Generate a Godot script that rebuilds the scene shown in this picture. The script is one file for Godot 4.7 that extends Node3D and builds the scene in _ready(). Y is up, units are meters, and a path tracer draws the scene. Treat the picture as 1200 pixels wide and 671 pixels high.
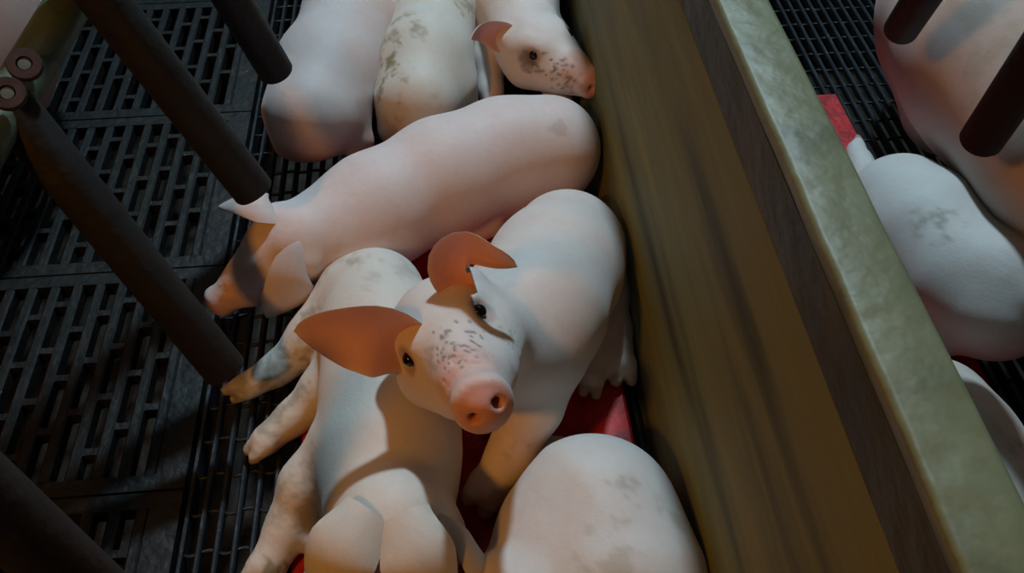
extends Node3D

# ---------------------------------------------------------------- camera, light, exposure
func _ready() -> void:
	var cam := Camera3D.new()
	cam.name = "camera"
	add_child(cam)
	cam.position = Vector3(0, 0.9, 0)
	cam.rotation = Vector3(deg_to_rad(-49.85), deg_to_rad(-4.8), 0)
	cam.fov = 37.1
	cam.near = 0.02
	cam.current = true
	var env := Environment.new()
	env.background_mode = Environment.BG_COLOR
	env.background_color = Color(0, 0, 0)
	env.tonemap_mode = Environment.TONE_MAPPER_LINEAR
	env.tonemap_exposure = 0.53
	env.sdfgi_enabled = true
	env.ssao_enabled = true
	env.ssil_enabled = true
	var we := WorldEnvironment.new()
	we.name = "environment"
	we.environment = env
	add_child(we)
	key_lamp(Vector3(0.33, 2.8, -2.35))
	warm_lamp(Vector3(-0.95, 1.65, 0.45))
	setup_materials()
	room()
	pen_floor()
	partition()
	mats()
	crates()
	pigs()

func tag(o: Node, label: String, category: String, group := "") -> void:
	o.set_meta("label", label)
	o.set_meta("category", category)
	if group != "":
		o.set_meta("group", group)

func key_lamp(at: Vector3) -> void:
	# a round bulkhead lamp under the ceiling, beyond the pens
	var t := thing("ceiling_lamp", at)
	tag(t, "round cool white ceiling lamp above the pen divider", "lamp")
	part("housing", lathe([[0.0, 0.16], [0.11, 0.16], [0.12, 0.075], [0.12, 0.03], [0.112, 0.03], [0.112, 0.06], [0.0, 0.06]], 28), flat(Color(0.75, 0.76, 0.76), 0.5), t)
	var m := StandardMaterial3D.new()
	m.albedo_color = Color(0.9, 0.92, 0.95)
	m.emission_enabled = true
	m.emission = Color(0.82, 0.93, 1.0)
	m.emission_energy_multiplier = 3.0
	part("diffuser", lathe([[0.0, 0.055], [0.1, 0.055], [0.108, 0.045], [0.1, 0.03], [0.0, 0.02]], 28), m, t)
	var l := OmniLight3D.new()
	l.name = "ceiling_lamp_light"
	l.light_color = Color(0.8, 0.93, 1.0)
	l.light_energy = 11.8
	l.light_size = 0.09
	l.omni_range = 12.0
	l.omni_attenuation = 2.0
	l.shadow_enabled = true
	add_child(l)
	l.position = at + Vector3(0, -0.08, 0)

func warm_lamp(at: Vector3) -> void:
	# an old warm bulb hanging on its cable behind and left of the camera
	var t := thing("hanging_bulb", at)
	tag(t, "warm bulb hanging from the ceiling on a black cable", "lamp")
	part("cable", tube([Vector3(0, 0.13, 0), Vector3(0, 1.31, 0)], [0.004, 0.004], 8), flat(Color(0.05, 0.05, 0.05), 0.6), t)
	part("socket", lathe([[0.0, 0.13], [0.018, 0.13], [0.022, 0.12], [0.022, 0.07], [0.0, 0.07]], 18), flat(Color(0.06, 0.06, 0.06), 0.5), t)
	var m := StandardMaterial3D.new()
	m.albedo_color = Color(1.0, 0.8, 0.5)
	m.emission_enabled = true
	m.emission = Color(1.0, 0.6, 0.22)
	m.emission_energy_multiplier = 4.0
	part("bulb", lathe([[0.0, 0.07], [0.016, 0.07], [0.02, 0.05], [0.04, 0.015], [0.04, -0.01], [0.025, -0.035], [0.0, -0.042]], 22), m, t)
	var l := OmniLight3D.new()
	l.name = "hanging_bulb_light"
	l.light_color = Color(1.0, 0.66, 0.24)
	l.light_energy = 1.75
	l.light_size = 0.08
	l.omni_range = 12.0
	l.omni_attenuation = 2.0
	l.shadow_enabled = true
	add_child(l)
	l.position = at + Vector3(0, -0.09, 0)

# ---------------------------------------------------------------- helpers
var M := {}

func thing(called: String, at: Vector3) -> Node3D:
	var o := Node3D.new()
	o.name = called
	add_child(o, true)
	o.position = at
	return o

func part(called: String, mesh: Mesh, mat: Material, parent: Node, at := Vector3.ZERO) -> MeshInstance3D:
	var o := MeshInstance3D.new()
	o.name = called
	o.mesh = mesh
	o.material_override = mat
	parent.add_child(o, true)
	o.position = at
	return o

func flat(c: Color, rough: float, metal := 0.0) -> StandardMaterial3D:
	var m := StandardMaterial3D.new()
	m.albedo_color = c
	m.roughness = rough
	m.metallic = metal
	return m

func ramp(stops: Array) -> Gradient:
	var g := Gradient.new()
	var off := PackedFloat32Array()
	var col := PackedColorArray()
	for s in stops:
		off.append(s[0])
		col.append(s[1])
	g.offsets = off
	g.colors = col
	return g

func noise_tex(seed_: int, freq: float, stops: Array, oct := 4, w := 512, h := 512, normal := false, bump := 4.0) -> NoiseTexture2D:
	var n := FastNoiseLite.new()
	n.seed = seed_
	n.frequency = freq
	n.fractal_octaves = oct
	var t := NoiseTexture2D.new()
	t.width = w
	t.height = h
	t.seamless = true
	t.noise = n
	if normal:
		t.as_normal_map = true
		t.bump_strength = bump
	elif stops.size() > 0:
		t.color_ramp = ramp(stops)
	return t

func worn(seed_: int, a: Color, b: Color, c: Color, rough: float, metal: float, scale_: Vector3, freq := 0.012) -> StandardMaterial3D:
	var m := StandardMaterial3D.new()
	m.albedo_texture = noise_tex(seed_, freq, [[0.0, a], [0.45, b], [0.62, b], [1.0, c]], 5)
	m.roughness = rough
	m.metallic = metal
	m.uv1_triplanar = true
	m.uv1_world_triplanar = true
	m.uv1_scale = scale_
	m.normal_enabled = true
	m.normal_texture = noise_tex(seed_ + 50, freq * 3.0, [], 4, 512, 512, true, 3.0)
	m.normal_scale = 0.5
	return m

func quad(st: SurfaceTool, a: Vector3, b: Vector3, c: Vector3, d: Vector3) -> void:
	st.add_vertex(a); st.add_vertex(b); st.add_vertex(c)
	st.add_vertex(a); st.add_vertex(c); st.add_vertex(d)

# box with chamfered edges on its long top edges (all twelve edges by the profile)
func bevel_box(size: Vector3, bev: float) -> ArrayMesh:
	var st := SurfaceTool.new()
	st.begin(Mesh.PRIMITIVE_TRIANGLES)
	st.set_smooth_group(-1)
	var hx := size.x / 2; var hy := size.y / 2; var hz := size.z / 2
	var ring := [Vector2(-hx + bev, hy), Vector2(hx - bev, hy), Vector2(hx, hy - bev), Vector2(hx, -hy + bev), Vector2(hx - bev, -hy), Vector2(-hx + bev, -hy), Vector2(-hx, -hy + bev), Vector2(-hx, hy - bev)]
	var n := ring.size()
	for i in n:
		var p: Vector2 = ring[i]; var q: Vector2 = ring[(i + 1) % n]
		quad(st, Vector3(p.x, p.y, -hz), Vector3(q.x, q.y, -hz), Vector3(q.x, q.y, hz), Vector3(p.x, p.y, hz))
	for i in range(1, n - 1):
		var o: Vector2 = ring[0]; var p: Vector2 = ring[i]; var q: Vector2 = ring[i + 1]
		st.add_vertex(Vector3(o.x, o.y, hz)); st.add_vertex(Vector3(p.x, p.y, hz)); st.add_vertex(Vector3(q.x, q.y, hz))
		st.add_vertex(Vector3(o.x, o.y, -hz)); st.add_vertex(Vector3(q.x, q.y, -hz)); st.add_vertex(Vector3(p.x, p.y, -hz))
	st.generate_normals()
	return st.commit()

func box_into(st: SurfaceTool, c: Vector3, s: Vector3) -> void:
	var h := s / 2
	for ax in 3:
		for sg in [-1.0, 1.0]:
			var nn := Vector3.ZERO; nn[ax] = sg
			var u := Vector3.ZERO; u[(ax + 1) % 3] = 1.0
			var v := nn.cross(u)
			var o := c + nn * h[ax]
			var du := u * h; var dv := v * h
			st.set_normal(nn)
			quad(st, o - du - dv, o - du + dv, o + du + dv, o + du - dv)

# a pipe along points, closed with flat ends
func tube(pts: Array, rad: Array, sides := 16) -> ArrayMesh:
	var st := SurfaceTool.new()
	st.begin(Mesh.PRIMITIVE_TRIANGLES)
	tube_into(st, pts, rad, sides)
	st.generate_normals()
	return st.commit()

func tube_into(st: SurfaceTool, pts: Array, rad: Array, sides: int) -> void:
	var rings := []
	var up := Vector3.UP
	for i in pts.size():
		var t: Vector3 = (pts[mini(i + 1, pts.size() - 1)] - pts[maxi(i - 1, 0)]).normalized()
		if i == 0 and absf(t.dot(up)) > 0.9:
			up = Vector3.RIGHT
		var s := t.cross(up).normalized()
		up = s.cross(t).normalized()
		var ring := PackedVector3Array()
		for k in sides:
			var a := TAU * k / sides
			ring.append(pts[i] + (s * cos(a) + up * sin(a)) * float(rad[i]))
		rings.append(ring)
	st.set_smooth_group(1)
	for i in rings.size() - 1:
		for k in sides:
			var k2 := (k + 1) % sides
			quad(st, rings[i][k], rings[i][k2], rings[i + 1][k2], rings[i + 1][k])
	st.set_smooth_group(-1)
	var last: int = rings.size() - 1
	for k in range(1, sides - 1):
		st.add_vertex(rings[0][0]); st.add_vertex(rings[0][k + 1]); st.add_vertex(rings[0][k])
		st.add_vertex(rings[last][0]); st.add_vertex(rings[last][k]); st.add_vertex(rings[last][k + 1])

func lathe(prof: Array, sides: int) -> ArrayMesh:
	var st := SurfaceTool.new()
	st.begin(Mesh.PRIMITIVE_TRIANGLES)
	for i in prof.size() - 1:
		st.set_smooth_group(i + 1)
		for k in sides:
			var a := TAU * k / sides; var b := TAU * (k + 1) / sides
			var r0: float = prof[i][0]; var y0: float = prof[i][1]
			var r1: float = prof[i + 1][0]; var y1: float = prof[i + 1][1]
			quad(st, Vector3(r0 * cos(a), y0, r0 * sin(a)), Vector3(r0 * cos(b), y0, r0 * sin(b)), Vector3(r1 * cos(b), y1, r1 * sin(b)), Vector3(r1 * cos(a), y1, r1 * sin(a)))
	st.generate_normals()
	return st.commit()

func setup_materials() -> void:
	M.iron = worn(11, Color(0.03, 0.033, 0.035), Color(0.065, 0.07, 0.07), Color(0.16, 0.15, 0.105), 0.55, 0.2, Vector3(3, 3, 3))
	M.wire = worn(12, Color(0.06, 0.07, 0.085), Color(0.14, 0.155, 0.175), Color(0.21, 0.21, 0.2), 0.5, 0.3, Vector3(4, 4, 4))
	M.pipe_dark = worn(13, Color(0.045, 0.035, 0.03), Color(0.1, 0.085, 0.075), Color(0.15, 0.115, 0.08), 0.7, 0.15, Vector3(3, 3, 3))
	M.rail = worn(14, Color(0.2, 0.24, 0.2), Color(0.36, 0.43, 0.37), Color(0.42, 0.46, 0.4), 0.5, 0.3, Vector3(3, 3, 3))
	M.rust = worn(15, Color(0.1, 0.05, 0.03), Color(0.2, 0.1, 0.06), Color(0.28, 0.15, 0.09), 0.7, 0.2, Vector3(6, 6, 6))
	M.bolt = flat(Color(0.55, 0.58, 0.56), 0.35, 0.8)
	M.cap = worn(16, Color(0.32, 0.34, 0.24), Color(0.43, 0.45, 0.33), Color(0.52, 0.56, 0.47), 0.5, 0.0, Vector3(2.2, 2.2, 2.2), 0.008)
	M.board = worn(17, Color(0.23, 0.25, 0.19), Color(0.43, 0.45, 0.3), Color(0.53, 0.53, 0.33), 0.7, 0.0, Vector3(2.2, 2.6, 0.3), 0.007)
	M.flange = worn(18, Color(0.13, 0.14, 0.115), Color(0.2, 0.21, 0.17), Color(0.3, 0.28, 0.19), 0.55, 0.0, Vector3(2.5, 2.5, 1.2), 0.01)
	M.mat = worn(19, Color(0.52, 0.07, 0.08), Color(0.74, 0.12, 0.13), Color(0.8, 0.2, 0.2), 0.55, 0.0, Vector3(3, 3, 3))
	M.concrete = worn(20, Color(0.17, 0.17, 0.15), Color(0.3, 0.3, 0.27), Color(0.38, 0.37, 0.34), 0.85, 0.0, Vector3(3, 3, 3))
	M.pit = worn(22, Color(0.13, 0.1, 0.07), Color(0.2, 0.16, 0.11), Color(0.26, 0.21, 0.15), 0.6, 0.0, Vector3(1, 1, 1))
	M.wallpaint = worn(21, Color(0.2, 0.21, 0.2), Color(0.3, 0.3, 0.29), Color(0.36, 0.36, 0.34), 0.8, 0.0, Vector3(1, 1, 1))
	var s := StandardMaterial3D.new()
	s.vertex_color_use_as_albedo = true
	s.roughness = 0.62
	s.uv1_triplanar = true
	s.uv1_scale = Vector3(9, 9, 9)
	s.normal_enabled = true
	s.normal_texture = noise_tex(31, 0.05, [], 3, 512, 512, true, 2.0)
	s.normal_scale = 0.3
	s.rim_enabled = true
	s.rim = 0.25
	s.rim_tint = 0.7
	s.subsurf_scatter_enabled = true
	s.subsurf_scatter_strength = 0.06
	M.skin = s
	var thin: StandardMaterial3D = s.duplicate()
	thin.subsurf_scatter_enabled = false
	thin.backlight_enabled = true
	thin.backlight = Color(0.5, 0.42, 0.4)
	M.ear = thin
	var e := StandardMaterial3D.new()
	e.albedo_color = Color(0.05, 0.04, 0.04)
	e.roughness = 0.12
	M.eye = e

# ---------------------------------------------------------------- setting
func slab(called: String, c: Vector3, s: Vector3, mat: Material) -> MeshInstance3D:
	var st := SurfaceTool.new()
	st.begin(Mesh.PRIMITIVE_TRIANGLES)
	box_into(st, c, s)
	var o := part(called, st.commit(), mat, self)
	o.set_meta("kind", "structure")
	return o

func room() -> void:
	slab("ceiling", Vector3(0, 3.01, -1.3), Vector3(6.4, 0.1, 6.4), M.wallpaint)
	slab("wall_back", Vector3(0, 1.25, -4.45), Vector3(6.4, 3.5, 0.1), M.wallpaint)
	slab("wall_front", Vector3(0, 1.25, 1.85), Vector3(6.4, 3.5, 0.1), M.wallpaint)
	slab("wall_left", Vector3(-3.15, 1.25, -1.3), Vector3(0.1, 3.5, 6.4), M.wallpaint)
	slab("wall_right", Vector3(3.15, 1.25, -1.3), Vector3(0.1, 3.5, 6.4), M.wallpaint)
	slab("floor_pit", Vector3(0, -0.5, -1.3), Vector3(6.4, 0.1, 6.4), M.pit)

const ROW := 0.345
const Z0 := 0.205
func pen_floor() -> void:
	var fl := thing("floor", Vector3.ZERO)
	fl.set_meta("kind", "structure")
	# solid aisles around the slatted pens, on the pit walls
	var st := SurfaceTool.new()
	st.begin(Mesh.PRIMITIVE_TRIANGLES)
	box_into(st, Vector3(-2.32, -0.235, -1.3), Vector3(1.57, 0.43, 6.2))
	box_into(st, Vector3(2.31, -0.235, -1.3), Vector3(1.58, 0.43, 6.2))
	box_into(st, Vector3(-0.005, -0.235, 1.0025), Vector3(3.05, 0.43, 1.595))
	box_into(st, Vector3(-0.005, -0.235, -3.13), Vector3(3.05, 0.43, 2.53))
	part("aisle", st.commit(), M.concrete, fl)
	# cast slotted panels
	var w := 0.598
	var pitch := 0.0305
	var nrib := 18
	var rib := bevel_box(Vector3(0.0135, 0.022, ROW - 0.04), 0.0025)
	var fst := SurfaceTool.new()
	fst.begin(Mesh.PRIMITIVE_TRIANGLES)
	fst.set_smooth_group(-1)
	var d := ROW - 0.003
	box_into(fst, Vector3(0, -0.012, d / 2 - 0.01), Vector3(w, 0.024, 0.02))
	box_into(fst, Vector3(0, -0.012, -d / 2 + 0.01), Vector3(w, 0.024, 0.02))
	box_into(fst, Vector3(w / 2 - 0.0175, -0.012, 0), Vector3(0.035, 0.024, d - 0.04))
	box_into(fst, Vector3(-w / 2 + 0.0075, -0.012, 0), Vector3(0.015, 0.024, d - 0.04))
	for i in nrib + 1:
		var x := -w / 2 + 0.0075 + (i + 0.5) * pitch - 0.002
		var offs: float = [0.0, 0.045, 0.02][i % 3]
		var z := -d / 2 + 0.05 + offs
		while z < d / 2 - 0.04:
			# the bridge between two ribs flares where it meets them
			fst.set_smooth_group(-1)
			var hx := pitch / 2
			var top := -0.0025
			var poly := [Vector2(-hx, -0.009), Vector2(-hx * 0.4, -0.0045), Vector2(hx * 0.4, -0.0045), Vector2(hx, -0.009), Vector2(hx, 0.009), Vector2(hx * 0.4, 0.0045), Vector2(-hx * 0.4, 0.0045), Vector2(-hx, 0.009)]
			for k in poly.size():
				var p: Vector2 = poly[k]; var q: Vector2 = poly[(k + 1) % poly.size()]
				fst.set_normal(Vector3(q.y - p.y, 0, p.x - q.x).normalized())
				quad(fst, Vector3(x + p.x, top, z + p.y), Vector3(x + p.x, -0.022, z + p.y), Vector3(x + q.x, -0.022, z + q.y), Vector3(x + q.x, top, z + q.y))
			fst.set_normal(Vector3.UP)
			for tr in [[0, 1, 7], [1, 6, 7], [1, 2, 6], [2, 5, 6], [2, 3, 5], [3, 4, 5]]:
				for k in tr:
					fst.add_vertex(Vector3(x + poly[k].x, top, z + poly[k].y))
			z += 0.078
	var fmesh := fst.commit()
	for c in 2:
		for r in 7:
			var at := Vector3(-0.338 - w / 2 - c * 0.601, 0, Z0 - ROW / 2 - r * ROW)
			var pn := part("slotted_panel", fmesh, M.iron, fl, at)
			for i in nrib:
				part("slat", rib, M.iron, pn, Vector3(-w / 2 + 0.0055 + (i + 1) * pitch, -0.011, 0))
	# woven wire panels, one for each pen
	var zlen := 7 * ROW - 0.004
	var zmid := Z0 - 7 * ROW / 2
	var rod := bevel_box(Vector3(0.0062, 0.014, zlen), 0.0018)
	for pen in 2:
		var xa: float = [-0.331, 0.262][pen]
		var xb: float = [0.2, 1.515][pen]
		var nr := int((xb - xa) / 0.0196)
		var frame := SurfaceTool.new()
		frame.begin(Mesh.PRIMITIVE_TRIANGLES)
		box_into(frame, Vector3(xa + 0.002, -0.014, zmid), Vector3(0.004, 0.028, zlen))
		box_into(frame, Vector3(xb - 0.002, -0.014, zmid), Vector3(0.004, 0.028, zlen))
		var pn := part("wire_panel", frame.commit(), M.wire, fl)
		for i in nr:
			part("rod", rod, M.wire, pn, Vector3(xa + 0.0098 + (i + 0.5) * 0.0196, -0.0075, zmid))
		var pts := []; var rad := []
		var steps := nr * 4
		for k in steps + 1:
			var x := xa + (xb - xa) * k / steps
			pts.append(Vector3(x, -0.0085 + 0.0015 * sin(PI * (x - xa) / 0.0196), 0.0035 * cos(PI * (x - xa - 0.0098) / 0.0196)))
			rad.append(0.0024)
		var cw := tube(pts, rad, 5)
		var nc := int(zlen / 0.0475)
		for i in nc:
			part("cross_wire", cw, M.wire, pn, Vector3(0, 0, Z0 - 0.02 - (i + 0.5) * 0.0475))
	# concrete sill that carries the divider
	var sill := SurfaceTool.new()
	sill.begin(Mesh.PRIMITIVE_TRIANGLES)
	box_into(sill, Vector3(0.231, -0.235, zmid), Vector3(0.058, 0.44, zlen))
	part("sill", sill.commit(), M.concrete, fl)

func partition() -> void:
	var t := thing("pen_divider", Vector3(0.2255, -0.015, -1.0))
	tag(t, "knee-high plastic divider board with greenish worn top and brown stained face", "divider")
	var zl := 2.36
	part("board", bevel_box(Vector3(0.036, 0.497, zl), 0.003), M.board, t, Vector3(0.0, 0.2485, 0))
	part("side_rail", bevel_box(Vector3(0.0405, 0.05, zl), 0.002), M.flange, t, Vector3(0, 0.5225, 0))
	part("top_cap", cap_mesh(0.0415, 0.011, zl), M.cap, t, Vector3(0, 0.5475, 0))

func cap_mesh(w: float, h: float, l: float) -> ArrayMesh:
	var st := SurfaceTool.new()
	st.begin(Mesh.PRIMITIVE_TRIANGLES)
	var prof := []
	for k in 5:
		var a := PI - PI / 2 * k / 4
		prof.append(Vector2(-w / 2 + 0.004 + 0.004 * cos(a), h - 0.004 + 0.004 * sin(a)))
	for k in 5:
		var a := PI / 2 - PI / 2 * k / 4
		prof.append(Vector2(w / 2 - 0.004 + 0.004 * cos(a), h - 0.004 + 0.004 * sin(a)))
	prof.append(Vector2(w / 2, 0))
	prof.append(Vector2(-w / 2, 0))
	var n := 60
	var no := FastNoiseLite.new()
	no.seed = 4
	no.frequency = 3.0
	st.set_smooth_group(1)
	for i in n:
		var za := -l / 2 + l * i / n; var zb := -l / 2 + l * (i + 1) / n
		for k in prof.size():
			var p: Vector2 = prof[k]; var q: Vector2 = prof[(k + 1) % prof.size()]
			var da := 0.0012 * no.get_noise_2d(za * 3, 0); var db := 0.0012 * no.get_noise_2d(zb * 3, 0)
			quad(st, Vector3(p.x + da, p.y, za), Vector3(q.x + da, q.y, za), Vector3(q.x + db, q.y, zb), Vector3(p.x + db, p.y, zb))
	st.set_smooth_group(-1)
	for k in range(1, prof.size() - 1):
		for s in [-1, 1]:
			var a: Vector2 = prof[0]; var b: Vector2 = prof[k]; var c: Vector2 = prof[k + 1]
			var z: float = s * l / 2
			st.add_vertex(Vector3(a.x, a.y, z))
			if s > 0:
				st.add_vertex(Vector3(b.x, b.y, z)); st.add_vertex(Vector3(c.x, c.y, z))
			else:
				st.add_vertex(Vector3(c.x, c.y, z)); st.add_vertex(Vector3(b.x, b.y, z))
	st.generate_normals()
	return st.commit()

func mats() -> void:
	var a := thing("heat_mat", Vector3(-0.009, 0, -0.565))
	tag(a, "red heat mat lying under the pile of piglets left of the divider", "mat", "red heat mats")
	part("pad", bevel_box(Vector3(0.392, 0.014, 0.75), 0.004), M.mat, a, Vector3(0, 0.007, 0))
	var b := thing("heat_mat", Vector3(0.447, 0, -0.69))
	tag(b, "red heat mat corner peeking out right of the divider on wire floor", "mat", "red heat mats")
	part("pad", bevel_box(Vector3(0.39, 0.014, 0.86), 0.004), M.mat, b, Vector3(0, 0.007, 0))

func crates() -> void:
	# left crate: two rails with hollow finger bars that slope down to the piglets
	var t := thing("crate_rail", Vector3(-0.5022, 0.3357, -0.3597))
	tag(t, "greenish grey crate pipe with rusty clamps in the upper left corner", "pipe")
	var c := t.position
	part("pipe", tube([Vector3(-0.6535, 0.2241, 0.2104) - c, Vector3(-0.3509, 0.4473, -0.9299) - c], [0.021, 0.021], 24), M.rail, t)
	var ax := (Vector3(-0.3509, 0.4473, -0.9299) - Vector3(-0.6535, 0.2241, 0.2104)).normalized()
	for q in 2:
		var at: Vector3 = [Vector3(-0.3907, 0.4320, -0.6961), Vector3(-0.3953, 0.4300, -0.6559)][q] - c
		var lug := part("clamp", lathe([[0.007, -0.004], [0.0145, -0.004], [0.0155, -0.002], [0.0155, 0.002], [0.0145, 0.004], [0.007, 0.004], [0.007, -0.004]], 24), M.rust, t, at)
		lug.quaternion = Quaternion(Vector3.UP, Vector3(0.3, 0.8, 0.5).normalized())
		part("bolt", lathe([[0.0, 0.003], [0.0055, 0.0025], [0.0075, 0.0], [0.0075, -0.012], [0.0, -0.012]], 18), M.bolt, lug)
	finger("long dark crate bar whose end hangs above the lying piglet's ear", Vector3(-0.2349, 0.2180, -0.7384), Vector3(-0.4127, 0.6000, -0.8280))
	finger("dark crate bar clamped to the rail, ending by the outstretched hoof", Vector3(-0.2718, 0.1100, -0.5659), Vector3(-0.4179, 0.4038, -0.6834))
	finger("short dark crate bar end in front of the pinkish rump", Vector3(-0.2368, 0.2000, -0.9924), Vector3(-0.3401, 0.6000, -0.9696))
	finger("black crate bar crossing the lower left corner", Vector3(-0.2722, 0.2400, -0.2463), Vector3(-0.3214, 0.5200, -0.2772))
	finger("dark crate bar ending over the sow's back at the top", Vector3(0.4885, 0.3700, -0.7725), Vector3(0.4620, 0.5500, -0.6851), 0.019)
	finger("thick dark crate bar lying across the middle of the sow", Vector3(0.5123, 0.3500, -0.6081), Vector3(0.5053, 0.5480, -0.5771), 0.021)
	var ur := thing("crate_rail", Vector3(-0.4109, 0.6000, -0.8315))
	tag(ur, "upper crate pipe that carries the two far finger bars", "pipe")
	part("pipe", tube([Vector3(-0.4999, 0.6000, -0.6581) - ur.position, Vector3(-0.3219, 0.6000, -1.0050) - ur.position], [0.024, 0.024], 20), M.pipe_dark, ur)

func finger(label: String, e: Vector3, top: Vector3, r := 0.024) -> void:
	var t := thing("crate_bar", e)
	tag(t, label, "bar", "finger bars of the crates")
	var v := top - e
	var n := v.normalized()
	part("tube_body", tube([Vector3.ZERO, n * 0.003, v], [r - 0.0025, r - 0.0005, r], 22), M.pipe_dark, t)
	var cap_ := part("end_plug", lathe([[0.0, 0.004], [0.012, 0.003], [r - 0.0045, 0.0005], [r - 0.0045, -0.004]], 22), M.pipe_dark, t)
	cap_.quaternion = Quaternion(Vector3.UP, -n)


# ---------------------------------------------------------------- animals: distance field and surface nets
var bones := []            # [op, a, ra, b, rb, k]
var vx: PackedVector3Array
var vn: PackedVector3Array
var vc: PackedColorArray
var ix: PackedInt32Array

func cap(a: Vector3, ra: float, b: Vector3, rb: float, k := 0.02) -> void:
	bones.append([0, a, ra, b, rb, k])

func cut(a: Vector3, ra: float, b: Vector3, rb: float, k := 0.006) -> void:
	bones.append([1, a, ra, b, rb, k])

func disc(a: Vector3, b: Vector3, r: float, k := 0.006) -> void:
	bones.append([2, a, r, b, 0.006, k])

func nets(cell: float) -> void:
	var lo := Vector3(1e9, 1e9, 1e9)
	var hi := -lo
	for b in bones:
		if b[0] != 1:
			var r := maxf(b[2], b[4])
			var rv := Vector3(r, r, r)
			lo = lo.min(b[1] - rv).min(b[3] - rv)
			hi = hi.max(b[1] + rv).max(b[3] + rv)
	var pad := Vector3.ONE * (cell * 3.0 + 0.006)
	lo -= pad
	hi += pad
	var nx := int((hi.x - lo.x) / cell) + 2
	var ny := int((hi.y - lo.y) / cell) + 2
	var nz := int((hi.z - lo.z) / cell) + 2
	var f := PackedFloat32Array()
	f.resize(nx * ny * nz)
	f.fill(1.0)
	for bn in bones:
		var op: int = bn[0]
		var a: Vector3 = bn[1]
		var ra: float = bn[2]
		var b: Vector3 = bn[3]
		var rb: float = bn[4]
		var k: float = bn[5]
		var rm := maxf(ra, rb) + k + cell * 2.0
		var mlo := (a.min(b) - Vector3(rm, rm, rm) - lo) / cell
		var mhi := (a.max(b) + Vector3(rm, rm, rm) - lo) / cell
		var ab := b - a
		var l2 := maxf(ab.length_squared(), 1e-9)
		var dr := rb - ra
		var abn := ab / l2
		var len_ := sqrt(l2)
		for zi in range(maxi(int(mlo.z), 0), mini(int(mhi.z) + 1, nz)):
			for yi in range(maxi(int(mlo.y), 0), mini(int(mhi.y) + 1, ny)):
				var row := (zi * ny + yi) * nx
				var pa := Vector3(lo.x, lo.y + yi * cell, lo.z + zi * cell) - a
				var px0 := pa.x
				for xi in range(maxi(int(mlo.x), 0), mini(int(mhi.x) + 1, nx)):
					pa.x = px0 + xi * cell
					var h := pa.dot(abn)
					var d := 0.0
					if op == 2:
						var ax := absf(h - 0.5) * len_ - len_ * 0.5 + rb
						var rr := (pa - ab * h).length() - ra + rb
						d = Vector2(maxf(ax, 0.0), maxf(rr, 0.0)).length() + minf(maxf(ax, rr), 0.0) - rb
					else:
						h = clampf(h, 0.0, 1.0)
						d = (pa - ab * h).length() - ra - dr * h
					var g := f[row + xi]
					if op == 1:
						d = -d
						var q := k - absf(d - g)
						f[row + xi] = maxf(d, g) + (q * q / k * 0.25 if q > 0.0 else 0.0)
					else:
						var q := k - absf(d - g)
						f[row + xi] = minf(d, g) - (q * q / k * 0.25 if q > 0.0 else 0.0)
	# one vertex in each crossed cell
	var base := vx.size()
	var ids := {}
	var lim := cell * 1.9
	var sy := nx
	var sz := nx * ny
	var offs := [0, 1, sy, sy + 1, sz, sz + 1, sz + sy, sz + sy + 1]
	var eds := [[0, 1], [2, 3], [4, 5], [6, 7], [0, 2], [1, 3], [4, 6], [5, 7], [0, 4], [1, 5], [2, 6], [3, 7]]
	var cor := [Vector3(0, 0, 0), Vector3(1, 0, 0), Vector3(0, 1, 0), Vector3(1, 1, 0), Vector3(0, 0, 1), Vector3(1, 0, 1), Vector3(0, 1, 1), Vector3(1, 1, 1)]
	var val := PackedFloat32Array()
	val.resize(8)
	var cells := PackedInt32Array()
	for zi in nz - 1:
		for yi in ny - 1:
			var row := zi * sz + yi * sy
			for xi in nx - 1:
				var id := row + xi
				if absf(f[id]) > lim:
					continue
				var neg := 0
				for c in 8:
					val[c] = f[id + offs[c]]
					if val[c] < 0.0:
						neg += 1
				if neg == 0 or neg == 8:
					continue
				var s := Vector3.ZERO
				var cnt := 0
				for e in eds:
					var v0 := val[e[0]]
					var v1 := val[e[1]]
					if (v0 < 0.0) != (v1 < 0.0):
						var t := v0 / (v0 - v1)
						s += cor[e[0]].lerp(cor[e[1]], t)
						cnt += 1
				ids[id] = vx.size()
				cells.append(id)
				vx.append(lo + (Vector3(xi, yi, zi) + s / cnt) * cell)
				var g := Vector3(val[1] + val[3] + val[5] + val[7] - val[0] - val[2] - val[4] - val[6], val[2] + val[3] + val[6] + val[7] - val[0] - val[1] - val[4] - val[5], val[4] + val[5] + val[6] + val[7] - val[0] - val[1] - val[2] - val[3])
				vn.append(g.normalized())
				vc.append(Color.WHITE)
	# one quad round each crossed edge
	var dirs := [[1, sy, sz], [sy, sz, 1], [sz, 1, sy]]
	for id in cells:
		for dd in dirs:
			var e0: bool = f[id] < 0.0
			if e0 == (f[id + dd[0]] < 0.0):
				continue
			var i1: int = ids.get(id, -1)
			var i2: int = ids.get(id - dd[1], -1)
			var i3: int = ids.get(id - dd[1] - dd[2], -1)
			var i4: int = ids.get(id - dd[2], -1)
			if i2 < 0 or i3 < 0 or i4 < 0:
				continue
			if e0:
				ix.append_array(PackedInt32Array([i1, i3, i2, i1, i4, i3]))
			else:
				ix.append_array(PackedInt32Array([i1, i2, i3, i1, i3, i4]))
	# soften the stepping of the net
	var sum := PackedVector3Array()
	sum.resize(vx.size())
	var num := PackedInt32Array()
	num.resize(vx.size())
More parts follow.
